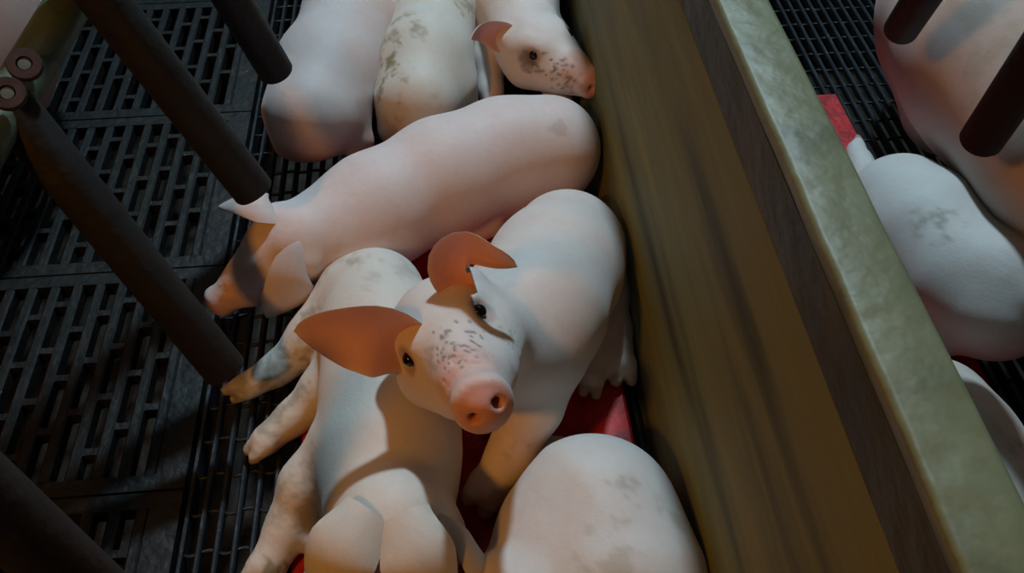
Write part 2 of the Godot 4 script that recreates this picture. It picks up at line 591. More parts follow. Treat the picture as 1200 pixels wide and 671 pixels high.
	for pass_ in 2:
		sum.fill(Vector3.ZERO)
		num.fill(0)
		var t := 0
		while t < ix.size():
			var a := ix[t]; var b := ix[t + 1]; var c := ix[t + 2]
			sum[a] += vx[b] + vx[c]; num[a] += 2
			sum[b] += vx[a] + vx[c]; num[b] += 2
			sum[c] += vx[a] + vx[b]; num[c] += 2
			t += 3
		for i in range(base, vx.size()):
			if num[i] > 0:
				vx[i] = vx[i].lerp(sum[i] / num[i], 0.45)
	sum.fill(Vector3.ZERO)
	var t2 := 0
	while t2 < ix.size():
		var a := ix[t2]; var b := ix[t2 + 1]; var c := ix[t2 + 2]
		var n := (vx[c] - vx[a]).cross(vx[b] - vx[a])
		sum[a] += n; sum[b] += n; sum[c] += n
		t2 += 3
	for i in range(base, vx.size()):
		vn[i] = sum[i].normalized()

var skin_noise := FastNoiseLite.new()
var fine_noise := FastNoiseLite.new()

# colour of the hide at a point: base tone with blotches, then marks [centre, radius, colour, strength, kind]
# kind 0 soft-edged pigment, 1 ragged dirt, 2 fine dark flecks
func hide_colour(p: Vector3, base: Color, marks: Array) -> Color:
	var n := skin_noise.get_noise_3dv(p * 1.0)
	var m := fine_noise.get_noise_3dv(p)
	var c := base.lerp(Color(base.r * 1.0, base.g * 0.87, base.b * 0.85), clampf(0.35 + n * 0.9, 0.0, 1.0) * 0.55)
	c = c * (1.0 + 0.05 * m)
	for k in marks:
		var d: float = (p - k[0]).length() / float(k[1])
		if d > 1.25:
			continue
		var w := 0.0
		match int(k[4]):
			0: w = smoothstep(1.1, 0.7, d + 0.12 * n)
			1: w = smoothstep(0.0, 0.42, m * 0.45 + n * 0.75 + 0.4 - d * 0.5)
			2: w = smoothstep(0.16, 0.3, fine_noise.get_noise_3dv(p * 2.0) - maxf(d - 0.6, 0.0) * 0.6)
		c = c.lerp(k[2], w * float(k[3]))
	c.a = 1.0
	return c

func ear(mid: Array, width: float, nrm: Vector3, cup: float, base: Color, inner: Color, roll := 0.0, asym := 1.0) -> void:
	# midrib through control points, a leaf outline, two skins 4 mm apart
	var cu := Curve3D.new()
	for i in mid.size():
		var tin := Vector3.ZERO
		if i > 0 and i < mid.size() - 1:
			tin = (mid[i + 1] - mid[i - 1]) / 6.0
		cu.add_point(mid[i], -tin, tin)
	cu.bake_interval = 0.002
	var L := cu.get_baked_length()
	var nu := 18
	var nv := 12
	var start := vx.size()
	for sd_ in 2:
		var side := 1.0 - 2.0 * sd_
		for i in nu + 1:
			var t := float(i) / nu
			var p := cu.sample_baked(t * L, true)
			var tg := (cu.sample_baked(minf(t * L + 0.003, L), true) - cu.sample_baked(maxf(t * L - 0.003, 0.0), true)).normalized()
			var s := tg.cross(nrm).normalized()
			var nn := s.cross(tg).normalized()
			s = s.rotated(tg, roll * t)
			nn = nn.rotated(tg, roll * t)
			var w := width * (0.66 + 0.34 * smoothstep(0.0, 0.35, t)) * pow(maxf(1.0 - pow(t, 1.75), 0.0), 0.72)
			for j in nv + 1:
				var q := float(j) / nv * 2.0 - 1.0
				var thick := 0.0024 * sqrt(maxf(1.0 - q * q * q * q, 0.0)) * (1.0 - 0.5 * t) + 0.0005
				var pos := p + s * (w * q * (asym if q > 0.0 else 1.0)) + nn * (cup * w * (q * q - 0.3) * (1.5 - 1.0 * t)) + nn * (side * thick)
				vx.append(pos)
				vn.append(nn * side)
				var col := base if side < 0.0 else inner
				var mm := fine_noise.get_noise_3dv(pos)
				var rimw := smoothstep(0.8, 1.0, maxf(absf(q), t))
				vc.append((col.lerp(base, 0.5 * rimw)) * (1.0 + 0.08 * mm))
	var per := (nu + 1) * (nv + 1)
	var first := ix.size()
	for sd in 2:
		for i in nu:
			for j in nv:
				var a := start + sd * per + i * (nv + 1) + j
				var b := a + 1
				var c := a + nv + 2
				var d := a + nv + 1
				if sd == 0:
					ix.append_array(PackedInt32Array([a, d, c, a, c, b]))
				else:
					ix.append_array(PackedInt32Array([a, c, d, a, b, c]))
	# rim
	var edge := []
	for i in nu + 1:
		edge.append(i * (nv + 1))
	for j in range(1, nv + 1):
		edge.append(nu * (nv + 1) + j)
	for i in range(nu - 1, -1, -1):
		edge.append(i * (nv + 1) + nv)
	for k in edge.size() - 1:
		var a: int = start + edge[k]
		var b: int = start + edge[k + 1]
		ix.append_array(PackedInt32Array([a, a + per, b + per, a, b + per, b]))
	# normals from the shape
	var sum := {}
	var t := first
	while t < ix.size():
		var a := ix[t]; var b := ix[t + 1]; var c := ix[t + 2]
		var n := (vx[c] - vx[a]).cross(vx[b] - vx[a])
		for q in [a, b, c]:
			sum[q] = sum.get(q, Vector3.ZERO) + n
		t += 3
	for q in sum:
		var want: Vector3 = sum[q].normalized()
		if want.length() > 0.5:
			vn[q] = want

# a leg along joints [p, r]; ends in two toes with dewclaws
func leg(j: Array, fwd: Vector3, marks: Array, hoof: Color, k := 0.014) -> void:
	for i in j.size() - 1:
		cap(j[i][0], j[i][1], j[i + 1][0], j[i + 1][1], k)
	var e: Vector3 = j[-1][0]
	var r: float = j[-1][1]
	var prev: Vector3 = j[-2][0]
	var up := (prev - e).normalized()
	var side := fwd.cross(up).normalized()
	for s in [-1.0, 1.0]:
		var a: Vector3 = e + side * (s * r * 0.48)
		var b: Vector3 = e + fwd * 0.023 + side * (s * r * 0.56)
		cap(a, r * 0.68, b, r * 0.46, 0.004)
		var dw: Vector3 = e - fwd * r * 0.5 + up * 0.016 + side * (s * r * 0.8)
		cap(dw, 0.0055, dw - up * 0.008 - fwd * 0.006, 0.004, 0.003)
		marks.append([b + fwd * 0.004, 0.0155, hoof, 0.85, 0])

# a piglet's head in its own frame: x right, y up from the brow, z to the snout; o lies midway between the eyes
func head(o: Vector3, bs: Basis, s: float, marks: Array, pink: Color) -> void:
	var at := func(x: float, y: float, z: float) -> Vector3: return o + bs * (Vector3(x, y, z) * s)
	cap(at.call(0, -0.028, -0.05), 0.054 * s, at.call(0, -0.03, -0.012), 0.046 * s, 0.02)
	cap(at.call(0, -0.024, -0.01), 0.043 * s, at.call(0, -0.035, 0.06), 0.031 * s, 0.02)
	cap(at.call(0, -0.034, 0.05), 0.028 * s, at.call(0, -0.036, 0.1), 0.0235 * s, 0.012)
	cap(at.call(0, -0.058, -0.02), 0.036 * s, at.call(0, -0.052, 0.082), 0.0165 * s, 0.016)
	for q in [-1.0, 1.0]:
		cap(at.call(q * 0.033, -0.045, -0.022), 0.036 * s, at.call(q * 0.022, -0.046, 0.04), 0.021 * s, 0.02)
		cap(at.call(q * 0.03, 0.0, -0.016), 0.018 * s, at.call(q * 0.026, -0.002, 0.004), 0.014 * s, 0.014)
		cap(at.call(q * 0.038, -0.01, -0.05), 0.021 * s, at.call(q * 0.046, 0.0, -0.058), 0.014 * s, 0.02)
	disc(at.call(0, -0.036, 0.094), at.call(0, -0.0365, 0.1125), 0.0272 * s, 0.005)
	for q in [-1.0, 1.0]:
		# eye pit, nostril, corner of the mouth
		cut(at.call(q * 0.046, -0.004, 0.008), 0.0095 * s, at.call(q * 0.045, -0.006, 0.013), 0.008 * s, 0.006)
		cut(at.call(q * 0.0105, -0.0365, 0.116), 0.0056 * s, at.call(q * 0.0095, -0.035, 0.1), 0.0035 * s, 0.003)
		cut(at.call(q * 0.0265, -0.06, 0.03), 0.0022 * s, at.call(q * 0.013, -0.0605, 0.094), 0.0022 * s, 0.004)
		marks.append([at.call(q * 0.0105, -0.0365, 0.108), 0.0075 * s, Color(0.2, 0.075, 0.06), 0.9, 0])
		marks.append([at.call(q * 0.044, -0.004, 0.01), 0.0165 * s, Color(0.3, 0.17, 0.13), 0.6, 0])
	for i in 2:
		# wrinkles across the bridge of the snout
		for q in [-1.0, 1.0]:
			cut(at.call(q * 0.022, -0.02, 0.083 - i * 0.011), 0.0016 * s, at.call(0, -0.0052 + i * 0.0002, 0.08 - i * 0.011), 0.0016 * s, 0.004)
	marks.append([at.call(0, -0.036, 0.115), 0.03 * s, pink, 0.95, 0])
	marks.append([at.call(0, -0.02, 0.075), 0.034 * s, pink.lerp(Color(0.7, 0.52, 0.47), 0.4), 0.7, 0])

func eyes(t: Node3D, o: Vector3, bs: Basis, s: float) -> void:
	var sp := SphereMesh.new()
	sp.radius = 0.0076 * s
	sp.height = 0.0152 * s
	sp.radial_segments = 16
	sp.rings = 8
	for q in [-1.0, 1.0]:
		part("eye", sp, M.eye, t, o + bs * (Vector3(q * 0.0385, -0.0045, 0.009) * s) - t.position)

func finish(t: Node3D, cell: float, base: Color, marks: Array, ears: Array, inner: Color) -> void:
	vx = PackedVector3Array()
	vn = PackedVector3Array()
	vc = PackedColorArray()
	ix = PackedInt32Array()
	nets(cell)
	for i in vx.size():
		vc[i] = hide_colour(vx[i], base, marks)
	var mesh := ArrayMesh.new()
	surface(mesh, t.position, M.skin)
	if ears.size() > 0:
		for e in ears:
			ear(e[0], e[1], e[2], e[3], base, inner, e[4], e[5])
		surface(mesh, t.position, M.ear)
	part("body", mesh, null, t)
	bones.clear()

func surface(mesh: ArrayMesh, origin: Vector3, mat: Material) -> void:
	for i in vx.size():
		vx[i] -= origin
	var arr := []
	arr.resize(Mesh.ARRAY_MAX)
	arr[Mesh.ARRAY_VERTEX] = vx
	arr[Mesh.ARRAY_NORMAL] = vn
	arr[Mesh.ARRAY_COLOR] = vc
	arr[Mesh.ARRAY_INDEX] = ix
	mesh.add_surface_from_arrays(Mesh.PRIMITIVE_TRIANGLES, arr)
	mesh.surface_set_material(mesh.get_surface_count() - 1, mat)
	vx = PackedVector3Array()
	vn = PackedVector3Array()
	vc = PackedColorArray()
	ix = PackedInt32Array()

func spine(j: Array, k := 0.03) -> void:
	for i in j.size() - 1:
		cap(j[i][0], j[i][1], j[i + 1][0], j[i + 1][1], k)

const SKIN := Color(0.70, 0.62, 0.575)
const PINK := Color(0.66, 0.31, 0.25)
const EARIN := Color(0.8, 0.44, 0.45)
const HOOF := Color(0.33, 0.22, 0.15)
const DIRT := Color(0.2, 0.18, 0.075)
const SOOT := Color(0.09, 0.075, 0.07)
const GREY := Color(0.3, 0.27, 0.21)

func pigs() -> void:
	skin_noise.seed = 5
	skin_noise.frequency = 22.0
	skin_noise.fractal_octaves = 3
	fine_noise.seed = 9
	fine_noise.frequency = 90.0
	fine_noise.fractal_octaves = 3
	piglet_looking_up()
	piglet_lying_across()
	piglet_underneath()
	piglet_bottom()
	piglet_back_left()
	piglet_back_middle()
	piglet_back_right()
	piglet_right_pen()
	piglet_right_near()
	sow_right()
	sow_left()

func piglet_looking_up() -> void:
	var t := thing("piglet", Vector3(0.100, 0.000, -0.659))
	tag(t, "white piglet looking up at the camera with its ears spread", "piglet", "piglets in the pens")
	var marks := []
	var ears := []
	spine([[Vector3(0.1330, 0.0920, -0.7415), 0.0730], [Vector3(0.1089, 0.1180, -0.6767), 0.0770], [Vector3(0.0742, 0.1450, -0.5956), 0.0770], [Vector3(0.0471, 0.1500, -0.5384), 0.0660]])
	cap(Vector3(0.0562, 0.1500, -0.5572), 0.066, Vector3(-0.0196, 0.2139, -0.5208), 0.053, 0.03)
	cap(Vector3(0.1539, 0.0850, -0.7208), 0.048, Vector3(0.1674, 0.0600, -0.7021), 0.038, 0.03)
	leg([[Vector3(0.1668, 0.0650, -0.7008), 0.0380], [Vector3(0.1820, 0.0550, -0.6864), 0.0240], [Vector3(0.1892, 0.0360, -0.6450), 0.0165], [Vector3(0.1867, 0.0310, -0.5945), 0.0165]], Vector3(-0.0013, -0.0060, 0.0305).normalized(), marks, Color(0.45, 0.34, 0.22))
	leg([[Vector3(0.1210, 0.0700, -0.6720), 0.0450], [Vector3(0.1519, 0.0500, -0.6510), 0.0260], [Vector3(0.1547, 0.0330, -0.6100), 0.0140], [Vector3(0.1472, 0.0300, -0.5794), 0.0145]], Vector3(-0.0082, -0.0060, 0.0305).normalized(), marks, Color(0.45, 0.34, 0.22))
	leg([[Vector3(0.0742, 0.1350, -0.5286), 0.0450], [Vector3(0.0616, 0.1150, -0.4921), 0.0340], [Vector3(0.0383, 0.0800, -0.4556), 0.0250], [Vector3(0.0102, 0.0550, -0.4303), 0.0210]], Vector3(-0.0224, -0.0150, 0.0250).normalized(), marks, HOOF)
	leg([[Vector3(0.0210, 0.1200, -0.5299), 0.0420], [Vector3(0.0343, 0.0750, -0.5243), 0.0280], [Vector3(0.0448, 0.0400, -0.5340), 0.0190], [Vector3(0.0342, 0.0300, -0.5270), 0.0165]], Vector3(-0.0106, -0.0100, 0.0047).normalized(), marks, HOOF)
	head(Vector3(-0.0262, 0.2631, -0.4901), Basis(Vector3(0.8601, 0.3485, -0.3724), Vector3(-0.4848, 0.7855, -0.3846), Vector3(0.1585, 0.5113, 0.8446)), 1.0, marks, PINK)
	eyes(t, Vector3(-0.0262, 0.2631, -0.4901), Basis(Vector3(0.8601, 0.3485, -0.3724), Vector3(-0.4848, 0.7855, -0.3846), Vector3(0.1585, 0.5113, 0.8446)), 1.0)
	
	ears.append([[Vector3(-0.0551, 0.2450, -0.4883), Vector3(-0.0821, 0.2680, -0.4814), Vector3(-0.1160, 0.2680, -0.4862), Vector3(-0.1658, 0.2500, -0.5091)], 0.0400, Vector3(0.0296, 0.4761, 0.8789), 0.45, 0.00, 1.00])
	
	ears.append([[Vector3(0.0078, 0.2620, -0.5280), Vector3(0.0007, 0.2840, -0.5337), Vector3(-0.0023, 0.3020, -0.5397), Vector3(0.0068, 0.3220, -0.5293), Vector3(0.0260, 0.3280, -0.5118), Vector3(0.0477, 0.3180, -0.5126)], 0.0340, Vector3(-0.1757, 0.4761, 0.8616), 0.55, 0.00, 0.34])
	
	marks.append([Vector3(-0.0112, 0.2950, -0.4495), 0.035, SOOT, 0.75, 2])
	
	marks.append([Vector3(-0.0378, 0.2900, -0.4508), 0.022, GREY, 0.6, 1])
	
	marks.append([Vector3(0.0394, 0.2500, -0.4687), 0.03, GREY, 0.55, 2])
	
	marks.append([Vector3(0.0415, 0.2400, -0.4464), 0.03, GREY, 0.4, 1])
	
	marks.append([Vector3(0.1914, 0.0300, -0.6157), 0.03, GREY, 0.5, 1])
	
	marks.append([Vector3(0.0392, 0.0600, -0.4667), 0.05, DIRT, 0.35, 1])
	finish(t, 0.0032, SKIN, marks, ears, EARIN)

func piglet_lying_across() -> void:
	var t := thing("piglet", Vector3(-0.026, 0.000, -0.889))
	tag(t, "pale pink piglet lying stretched across the middle, snout pointing left", "piglet", "piglets in the pens")
	var marks := []
	var ears := []
	spine([[Vector3(0.1286, 0.0910, -0.9320), 0.0770], [Vector3(0.0653, 0.0920, -0.9232), 0.0760], [Vector3(-0.0208, 0.0930, -0.8829), 0.0780], [Vector3(-0.1143, 0.0900, -0.8267), 0.0740], [Vector3(-0.1640, 0.0880, -0.7901), 0.0620]])
	cap(Vector3(-0.1531, 0.0880, -0.7969), 0.062, Vector3(-0.2057, 0.1050, -0.7665), 0.05, 0.03)
	cap(Vector3(0.1157, 0.0600, -0.9313), 0.062, Vector3(0.0760, 0.0450, -0.9053), 0.04, 0.03)
	leg([[Vector3(0.0887, 0.0500, -0.9079), 0.0450], [Vector3(0.0252, 0.0420, -0.8860), 0.0260], [Vector3(0.0408, 0.0340, -0.8462), 0.0160], [Vector3(0.0156, 0.0310, -0.8295), 0.0150]], Vector3(-0.0189, -0.0030, 0.0123).normalized(), marks, HOOF)
	leg([[Vector3(-0.1403, 0.0600, -0.7990), 0.0420], [Vector3(-0.1662, 0.0350, -0.7849), 0.0260], [Vector3(-0.1886, 0.0320, -0.7664), 0.0170], [Vector3(-0.2052, 0.0300, -0.7545), 0.0150]], Vector3(-0.0166, -0.0020, 0.0120).normalized(), marks, HOOF)
	head(Vector3(-0.2546, 0.1035, -0.7348), Basis(Vector3(0.4942, -0.4562, 0.7400), Vector3(-0.2349, 0.7495, 0.6190), Vector3(-0.8370, -0.4797, 0.2632)), 0.85, marks, PINK)
	eyes(t, Vector3(-0.2546, 0.1035, -0.7348), Basis(Vector3(0.4942, -0.4562, 0.7400), Vector3(-0.2349, 0.7495, 0.6190), Vector3(-0.8370, -0.4797, 0.2632)), 0.85)
	
	ears.append([[Vector3(-0.1935, 0.1032, -0.7414), Vector3(-0.2000, 0.1145, -0.7025), Vector3(-0.2252, 0.0899, -0.6824), Vector3(-0.2521, 0.0550, -0.6860)], 0.0410, Vector3(-0.2813, -0.2235, -0.9332), 0.25, 0.00, 1.0])
	
	ears.append([[Vector3(-0.2205, 0.1269, -0.7776), Vector3(-0.2403, 0.1632, -0.7742), Vector3(-0.2730, 0.1588, -0.7895), Vector3(-0.3070, 0.1337, -0.8076)], 0.0280, Vector3(0.2164, -0.9719, 0.0925), 0.30, 0.00, 1.0])
	
	marks.append([Vector3(0.1384, 0.1600, -0.8943), 0.02, GREY, 0.35, 1])
	finish(t, 0.005, Color(0.71, 0.595, 0.565), marks, ears, EARIN)

func piglet_underneath() -> void:
	var t := thing("piglet", Vector3(-0.121, 0.000, -0.611))
	tag(t, "white piglet lying on its side under the looking-up piglet, legs stretched left", "piglet", "piglets in the pens")
	var marks := []
	var ears := []
	spine([[Vector3(-0.1128, 0.0800, -0.6862), 0.0620], [Vector3(-0.1009, 0.0840, -0.6173), 0.0700], [Vector3(-0.0919, 0.0870, -0.5307), 0.0730], [Vector3(-0.0941, 0.0860, -0.4562), 0.0720], [Vector3(-0.0935, 0.0870, -0.4035), 0.0600]])
	cap(Vector3(-0.0938, 0.0850, -0.4093), 0.06, Vector3(-0.0825, 0.1350, -0.3557), 0.05, 0.03)
	leg([[Vector3(-0.1409, 0.0700, -0.6940), 0.0520], [Vector3(-0.1896, 0.0500, -0.6528), 0.0340], [Vector3(-0.2381, 0.0300, -0.6231), 0.0195], [Vector3(-0.2751, 0.0200, -0.6077), 0.0175]], Vector3(-0.0297, -0.0080, 0.0097).normalized(), marks, Color(0.36, 0.3, 0.24))
	leg([[Vector3(-0.1342, 0.0600, -0.6086), 0.0480], [Vector3(-0.1706, 0.0450, -0.5787), 0.0320], [Vector3(-0.2122, 0.0280, -0.5536), 0.0200], [Vector3(-0.2445, 0.0200, -0.5298), 0.0185]], Vector3(-0.0216, -0.0080, 0.0173).normalized(), marks, Color(0.4, 0.3, 0.22))
	leg([[Vector3(-0.1461, 0.0750, -0.4687), 0.0450], [Vector3(-0.1791, 0.0600, -0.4437), 0.0340], [Vector3(-0.2030, 0.0400, -0.4110), 0.0240], [Vector3(-0.2276, 0.0250, -0.3723), 0.0200]], Vector3(-0.0157, -0.0110, 0.0172).normalized(), marks, HOOF)
	leg([[Vector3(-0.1343, 0.0500, -0.4249), 0.0350], [Vector3(-0.1574, 0.0350, -0.3855), 0.0240], [Vector3(-0.1706, 0.0220, -0.3460), 0.0180], [Vector3(-0.1760, 0.0200, -0.3296), 0.0165]], Vector3(-0.0070, -0.0060, 0.0146).normalized(), marks, HOOF)
	head(Vector3(-0.0912, 0.1000, -0.3099), Basis(Vector3(0.9847, -0.0195, 0.1730), Vector3(-0.1530, 0.3764, 0.9137), Vector3(-0.0830, -0.9262, 0.3677)), 1.0, marks, PINK)
	eyes(t, Vector3(-0.0912, 0.1000, -0.3099), Basis(Vector3(0.9847, -0.0195, 0.1730), Vector3(-0.1530, 0.3764, 0.9137), Vector3(-0.0830, -0.9262, 0.3677)), 1.0)
	
	ears.append([[Vector3(-0.0699, 0.1920, -0.3399), Vector3(-0.0568, 0.1851, -0.2998), Vector3(-0.0481, 0.1475, -0.2785), Vector3(-0.0453, 0.0958, -0.2830)], 0.0380, Vector3(-0.1581, -0.4438, -0.8821), 0.25, 0.00, 1.0])
	
	ears.append([[Vector3(-0.0975, 0.1926, -0.3447), Vector3(-0.1237, 0.1865, -0.3116), Vector3(-0.1406, 0.1493, -0.2947), Vector3(-0.1437, 0.0977, -0.3003)], 0.0380, Vector3(0.4320, -0.4555, -0.7784), 0.25, 0.00, 1.0])
	
	marks.append([Vector3(-0.2771, 0.0300, -0.6012), 0.035, Color(0.2, 0.17, 0.12), 0.6, 1])
	
	marks.append([Vector3(-0.2408, 0.0400, -0.6190), 0.04, Color(0.22, 0.21, 0.12), 0.6, 1])
	
	marks.append([Vector3(-0.1898, 0.0700, -0.6314), 0.04, Color(0.2, 0.16, 0.1), 0.5, 1])
	
	marks.append([Vector3(-0.2190, 0.0400, -0.5445), 0.045, Color(0.22, 0.21, 0.12), 0.55, 1])
	
	marks.append([Vector3(-0.1682, 0.1000, -0.6989), 0.05, GREY, 0.4, 1])
	
	marks.append([Vector3(-0.1913, 0.0600, -0.4249), 0.06, Color(0.24, 0.23, 0.13), 0.45, 1])
	
	marks.append([Vector3(-0.2176, 0.0400, -0.3745), 0.03, DIRT, 0.8, 1])
	
	marks.append([Vector3(-0.0914, 0.1300, -0.6803), 0.05, GREY, 0.35, 1])
	finish(t, 0.005, Color(0.69, 0.635, 0.565), marks, ears, EARIN)

func piglet_bottom() -> void:
	var t := thing("piglet", Vector3(0.126, 0.000, -0.377))
	tag(t, "white round-backed piglet at the bottom beside the divider, back towards us", "piglet", "piglets in the pens")
	var marks := []
	var ears := []
	spine([[Vector3(0.1353, 0.0850, -0.2410), 0.0700], [Vector3(0.1258, 0.0950, -0.2952), 0.0800], [Vector3(0.1121, 0.0940, -0.3634), 0.0800], [Vector3(0.0755, 0.0880, -0.3432), 0.0600]])
	cap(Vector3(0.0844, 0.0880, -0.3468), 0.062, Vector3(0.0331, 0.0998, -0.2739), 0.05, 0.03)
	leg([[Vector3(0.1116, 0.0500, -0.4346), 0.0450], [Vector3(0.0864, 0.0400, -0.4578), 0.0300], [Vector3(0.0566, 0.0350, -0.4471), 0.0180], [Vector3(0.0365, 0.0310, -0.4352), 0.0150]], Vector3(-0.0153, -0.0060, 0.0113).normalized(), marks, HOOF)
	head(Vector3(-0.0196, 0.0900, -0.2510), Basis(Vector3(0.4144, -0.1230, 0.9017), Vector3(-0.5540, 0.7520, 0.3572), Vector3(-0.7220, -0.6476, 0.2435)), 1.0, marks, PINK)
	eyes(t, Vector3(-0.0196, 0.0900, -0.2510), Basis(Vector3(0.4144, -0.1230, 0.9017), Vector3(-0.5540, 0.7520, 0.3572), Vector3(-0.7220, -0.6476, 0.2435)), 1.0)
	
	ears.append([[Vector3(0.0370, 0.1110, -0.2409), Vector3(0.0418, 0.1363, -0.2085), Vector3(0.0483, 0.1478, -0.1833), Vector3(0.0496, 0.1411, -0.1560)], 0.0240, Vector3(-0.7011, -0.7035, 0.1164), 0.45, 0.00, 1.0])
	
	ears.append([[Vector3(0.0122, 0.1183, -0.2950), Vector3(-0.0063, 0.1506, -0.3131), Vector3(-0.0197, 0.1680, -0.3312), Vector3(-0.0399, 0.1677, -0.3508)], 0.0240, Vector3(-0.6190, -0.7279, 0.2950), 0.45, 0.00, 1.0])
	
	marks.append([Vector3(0.1306, 0.1650, -0.3597), 0.025, GREY, 0.5, 1])
	
	marks.append([Vector3(0.1152, 0.1700, -0.2927), 0.035, Color(0.34, 0.3, 0.2), 0.45, 1])
	
	marks.append([Vector3(0.0932, 0.1700, -0.3365), 0.0035, SOOT, 0.8, 0])
	
	marks.append([Vector3(0.1678, 0.1400, -0.3470), 0.03, GREY, 0.35, 1])
	finish(t, 0.005, Color(0.66, 0.63, 0.6), marks, ears, EARIN)

func piglet_back_left() -> void:
	var t := thing("piglet", Vector3(-0.209, 0.000, -1.283))
	tag(t, "pinkish piglet at the back with its rump towards us, left of the others", "piglet", "piglets in the pens")
	var marks := []
	var ears := []
	spine([[Vector3(-0.2137, 0.0850, -1.0477), 0.0700], [Vector3(-0.1952, 0.0900, -1.1440), 0.0770], [Vector3(-0.1586, 0.0950, -1.3021), 0.0780], [Vector3(-0.1194, 0.0950, -1.5437), 0.0760], [Vector3(-0.0967, 0.0950, -1.7494), 0.0600]])
	cap(Vector3(-0.1050, 0.0950, -1.7131), 0.06, Vector3(-0.0883, 0.1000, -1.9817), 0.05, 0.03)
	cap(Vector3(-0.0882, 0.1000, -1.9380), 0.05, Vector3(-0.0850, 0.0800, -2.2243), 0.026, 0.03)
	cap(Vector3(-0.2445, 0.0550, -1.0756), 0.045, Vector3(-0.2501, 0.0350, -1.0491), 0.024, 0.045)
	cap(Vector3(-0.1759, 0.0550, -1.0699), 0.05, Vector3(-0.1522, 0.0300, -1.0469), 0.026, 0.03)
	cap(Vector3(-0.2479, 0.0500, -1.0411), 0.008, Vector3(-0.2670, 0.0450, -1.0130), 0.0055, 0.012)
	marks.append([Vector3(-0.2296, 0.0300, -1.0232), 0.06, Color(0.66, 0.36, 0.27), 0.7, 0])
	
	marks.append([Vector3(-0.2627, 0.0400, -1.0243), 0.02, Color(0.66, 0.34, 0.25), 0.7, 0])
	
	marks.append([Vector3(-0.1257, 0.0300, -1.0446), 0.03, Color(0.6, 0.26, 0.2), 0.6, 0])
	finish(t, 0.0055, Color(0.67, 0.55, 0.515), marks, ears, EARIN)

func piglet_back_middle() -> void:
	var t := thing("piglet", Vector3(-0.030, 0.000, -1.243))
	tag(t, "white piglet with olive dirt down its flank, second from left at the back", "piglet", "piglets in the pens")
	var marks := []
	var ears := []
	spine([[Vector3(-0.0519, 0.0850, -1.0672), 0.0620], [Vector3(-0.0390, 0.0950, -1.1578), 0.0680], [Vector3(-0.0136, 0.1000, -1.3214), 0.0700], [Vector3(0.0254, 0.1000, -1.5542), 0.0680], [Vector3(0.0604, 0.1000, -1.7632), 0.0550]])
	cap(Vector3(0.0550, 0.1000, -1.7258), 0.055, Vector3(0.0897, 0.1000, -1.9668), 0.048, 0.03)
	cap(Vector3(0.0884, 0.1000, -1.9449), 0.046, Vector3(0.1163, 0.0850, -2.2197), 0.026, 0.03)
	cap(Vector3(-0.0835, 0.0550, -1.0938), 0.045, Vector3(-0.0967, 0.0300, -1.0732), 0.028, 0.03)
	cap(Vector3(-0.0019, 0.0600, -1.1130), 0.045, Vector3(0.0169, 0.0300, -1.1066), 0.026, 0.03)
	marks.append([Vector3(-0.1114, 0.1000, -1.0798), 0.06, DIRT, 0.7, 1])
	
	marks.append([Vector3(-0.1056, 0.1200, -1.1055), 0.05, DIRT, 0.7, 1])
	
	marks.append([Vector3(-0.0867, 0.1300, -1.1565), 0.05, DIRT, 0.6, 1])
	
	marks.append([Vector3(-0.0470, 0.1650, -1.1276), 0.018, Color(0.3, 0.26, 0.18), 0.7, 1])
	
	marks.append([Vector3(0.0484, 0.1200, -1.2447), 0.045, DIRT, 0.6, 1])
	
	marks.append([Vector3(-0.0765, 0.0600, -1.0348), 0.05, Color(0.5, 0.38, 0.2), 0.5, 1])
	
	marks.append([Vector3(-0.0091, 0.1200, -1.0040), 0.03, GREY, 0.35, 1])
	finish(t, 0.0055, Color(0.63, 0.59, 0.52), marks, ears, EARIN)

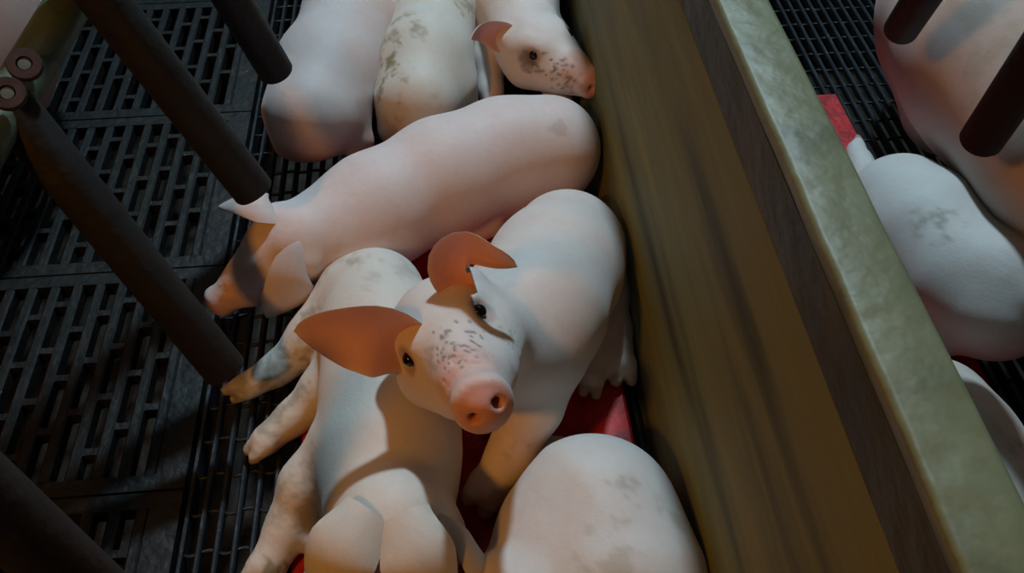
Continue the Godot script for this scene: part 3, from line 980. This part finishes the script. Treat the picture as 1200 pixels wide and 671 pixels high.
func piglet_back_right() -> void:
	var t := thing("piglet", Vector3(0.114, 0.000, -1.361))
	tag(t, "white piglet at the back with dark-flecked snout resting by the divider", "piglet", "piglets in the pens")
	var marks := []
	var ears := []
	spine([[Vector3(0.1494, 0.1000, -2.0068), 0.0500], [Vector3(0.1383, 0.1000, -1.7955), 0.0640], [Vector3(0.1389, 0.1050, -1.5029), 0.0660], [Vector3(0.1175, 0.1200, -1.2644), 0.0600]])
	cap(Vector3(0.1137, 0.1250, -1.2694), 0.064, Vector3(0.1222, 0.1182, -1.1499), 0.053, 0.03)
	leg([[Vector3(0.0774, 0.0800, -1.2673), 0.0450], [Vector3(0.0617, 0.0500, -1.2139), 0.0300], [Vector3(0.0619, 0.0300, -1.1589), 0.0200], [Vector3(0.0663, 0.0220, -1.1237), 0.0170]], Vector3(0.0085, -0.0080, 0.0345).normalized(), marks, HOOF)
	leg([[Vector3(0.1584, 0.0800, -1.2105), 0.0450], [Vector3(0.1704, 0.0500, -1.1573), 0.0300], [Vector3(0.1692, 0.0300, -1.1048), 0.0200], [Vector3(0.1600, 0.0220, -1.0829), 0.0170]], Vector3(-0.0050, -0.0080, 0.0218).normalized(), marks, HOOF)
	head(Vector3(0.1467, 0.1528, -1.1098), Basis(Vector3(0.8108, 0.0958, -0.5775), Vector3(-0.1343, 0.9906, -0.0242), Vector3(0.5697, 0.0972, 0.8161)), 0.92, marks, PINK)
	eyes(t, Vector3(0.1467, 0.1528, -1.1098), Basis(Vector3(0.8108, 0.0958, -0.5775), Vector3(-0.1343, 0.9906, -0.0242), Vector3(0.5697, 0.0972, 0.8161)), 0.92)
	
	ears.append([[Vector3(0.0985, 0.1346, -1.1327), Vector3(0.0679, 0.1565, -1.1274), Vector3(0.0451, 0.1666, -1.1195), Vector3(0.0305, 0.1689, -1.0983)], 0.0260, Vector3(0.6577, 0.0076, 0.7532), 0.45, 0.00, 1.0])
	
	ears.append([[Vector3(0.1475, 0.1412, -1.1764), Vector3(0.1490, 0.1510, -1.1970), Vector3(0.1446, 0.1458, -1.2178), Vector3(0.1298, 0.1353, -1.2369)], 0.0260, Vector3(-0.3204, -0.8361, 0.4452), 0.30, 0.00, 1.0])
	
	marks.append([Vector3(0.1354, 0.1463, -1.0644), 0.024, SOOT, 0.7, 2])
	
	marks.append([Vector3(0.1592, 0.1359, -1.0431), 0.03, SOOT, 0.75, 2])
	
	marks.append([Vector3(0.1142, 0.1369, -1.0853), 0.016, SOOT, 0.7, 1])
	
	marks.append([Vector3(0.1829, 0.1294, -1.0282), 0.026, Color(0.25, 0.13, 0.11), 0.6, 1])
	finish(t, 0.005, SKIN, marks, ears, EARIN)

func piglet_right_pen() -> void:
	var t := thing("piglet", Vector3(0.673, 0.000, -0.762))
	tag(t, "white piglet with scattered dark specks just right of the divider", "piglet", "piglets in the pens")
	var marks := []
	var ears := []
	spine([[Vector3(0.5955, 0.0850, -0.7853), 0.0700], [Vector3(0.6043, 0.0900, -0.7237), 0.0780], [Vector3(0.6231, 0.0900, -0.6481), 0.0780], [Vector3(0.6380, 0.0950, -0.6014), 0.0660]])
	cap(Vector3(0.6380, 0.0950, -0.6014), 0.06, Vector3(0.6442, 0.1247, -0.6192), 0.05, 0.03)
	leg([[Vector3(0.6061, 0.0500, -0.8290), 0.0420], [Vector3(0.6049, 0.0350, -0.8808), 0.0260], [Vector3(0.6152, 0.0220, -0.9417), 0.0170], [Vector3(0.6217, 0.0180, -0.9757), 0.0150]], Vector3(0.0108, -0.0060, -0.0371).normalized(), marks, HOOF)
	leg([[Vector3(0.5888, 0.0500, -0.6075), 0.0420], [Vector3(0.5564, 0.0350, -0.5814), 0.0260], [Vector3(0.5280, 0.0220, -0.5669), 0.0170], [Vector3(0.5098, 0.0180, -0.5584), 0.0150]], Vector3(-0.0161, -0.0060, 0.0048).normalized(), marks, HOOF)
	head(Vector3(0.7013, 0.1200, -0.6088), Basis(Vector3(0.1868, 0.1299, -0.9738), Vector3(0.5527, 0.8056, 0.2135), Vector3(0.8122, -0.5781, 0.0787)), 1.0, marks, PINK)
	eyes(t, Vector3(0.7013, 0.1200, -0.6088), Basis(Vector3(0.1868, 0.1299, -0.9738), Vector3(0.5527, 0.8056, 0.2135), Vector3(0.8122, -0.5781, 0.0787)), 1.0)
	
	ears.append([[Vector3(0.6581, 0.1443, -0.6447), Vector3(0.6690, 0.1774, -0.6669), Vector3(0.6764, 0.1953, -0.6878), Vector3(0.6916, 0.1961, -0.7114)], 0.0260, Vector3(0.7309, -0.6650, 0.1532), 0.45, 0.00, 1.0])
	
	ears.append([[Vector3(0.6469, 0.1365, -0.5863), Vector3(0.6474, 0.1624, -0.5540), Vector3(0.6458, 0.1740, -0.5281), Vector3(0.6512, 0.1680, -0.5011)], 0.0260, Vector3(0.7679, -0.6393, -0.0396), 0.45, 0.00, 1.0])
	
	marks.append([Vector3(0.5708, 0.1600, -0.6810), 0.03, GREY, 0.5, 1])
	
	marks.append([Vector3(0.5709, 0.1650, -0.6732), 0.02, GREY, 0.6, 1])
	
	marks.append([Vector3(0.6264, 0.1400, -0.7035), 0.012, SOOT, 0.6, 1])
	
	marks.append([Vector3(0.6402, 0.1200, -0.5744), 0.03, DIRT, 0.6, 1])
	finish(t, 0.0055, Color(0.64, 0.62, 0.585), marks, ears, EARIN)

func piglet_right_near() -> void:
	var t := thing("piglet", Vector3(0.611, 0.000, -0.419))
	tag(t, "pale piglet almost hidden behind the near end of the divider", "piglet", "piglets in the pens")
	var marks := []
	var ears := []
	spine([[Vector3(0.5176, 0.0750, -0.4724), 0.0600], [Vector3(0.5112, 0.0800, -0.4159), 0.0680], [Vector3(0.5097, 0.0800, -0.3191), 0.0700], [Vector3(0.5047, 0.0850, -0.2492), 0.0560]])
	cap(Vector3(0.5042, 0.0850, -0.2533), 0.056, Vector3(0.4958, 0.0900, -0.1943), 0.048, 0.03)
	cap(Vector3(0.4958, 0.0900, -0.1943), 0.046, Vector3(0.5020, 0.0700, -0.1630), 0.026, 0.03)
	marks.append([Vector3(0.5096, 0.1500, -0.3864), 0.04, DIRT, 0.5, 1])
	finish(t, 0.0055, Color(0.62, 0.57, 0.5), marks, ears, EARIN)

func sow_right() -> void:
	var t := thing("sow", Vector3(1.016, 0.000, -0.974))
	tag(t, "large pale sow lying behind dark crate bars in the right pen", "sow", "sows in the crates")
	var marks := []
	var ears := []
	spine([[Vector3(0.7737, 0.2000, -1.0671), 0.1350], [Vector3(0.7858, 0.2400, -0.9093), 0.1700], [Vector3(0.8270, 0.2600, -0.7141), 0.2000], [Vector3(0.8839, 0.2600, -0.4736), 0.1900]],0.06)
	cap(Vector3(0.8839, 0.2600, -0.4736), 0.17, Vector3(0.9327, 0.2500, -0.3371), 0.13, 0.06)
	cap(Vector3(0.9327, 0.2500, -0.3371), 0.13, Vector3(1.0280, 0.2000, -0.2793), 0.06, 0.06)
	cap(Vector3(0.7585, 0.1500, -1.0446), 0.1, Vector3(0.7653, 0.0900, -0.9879), 0.085, 0.03)
	cap(Vector3(0.7556, 0.2000, -0.7768), 0.1, Vector3(0.8455, 0.1400, -0.6776), 0.1, 0.012)
	marks.append([Vector3(0.5555, 0.3300, -0.8041), 0.012, SOOT, 0.7, 1])
	
	marks.append([Vector3(0.6002, 0.2800, -0.8213), 0.016, GREY, 0.6, 1])
	
	marks.append([Vector3(0.6465, 0.3300, -0.8136), 0.1, Color(0.4, 0.36, 0.27), 0.5, 1])
	
	marks.append([Vector3(0.5766, 0.3000, -0.6172), 0.12, Color(0.45, 0.42, 0.24), 0.5, 1])
	finish(t, 0.009, Color(0.58, 0.49, 0.445), marks, ears, EARIN)

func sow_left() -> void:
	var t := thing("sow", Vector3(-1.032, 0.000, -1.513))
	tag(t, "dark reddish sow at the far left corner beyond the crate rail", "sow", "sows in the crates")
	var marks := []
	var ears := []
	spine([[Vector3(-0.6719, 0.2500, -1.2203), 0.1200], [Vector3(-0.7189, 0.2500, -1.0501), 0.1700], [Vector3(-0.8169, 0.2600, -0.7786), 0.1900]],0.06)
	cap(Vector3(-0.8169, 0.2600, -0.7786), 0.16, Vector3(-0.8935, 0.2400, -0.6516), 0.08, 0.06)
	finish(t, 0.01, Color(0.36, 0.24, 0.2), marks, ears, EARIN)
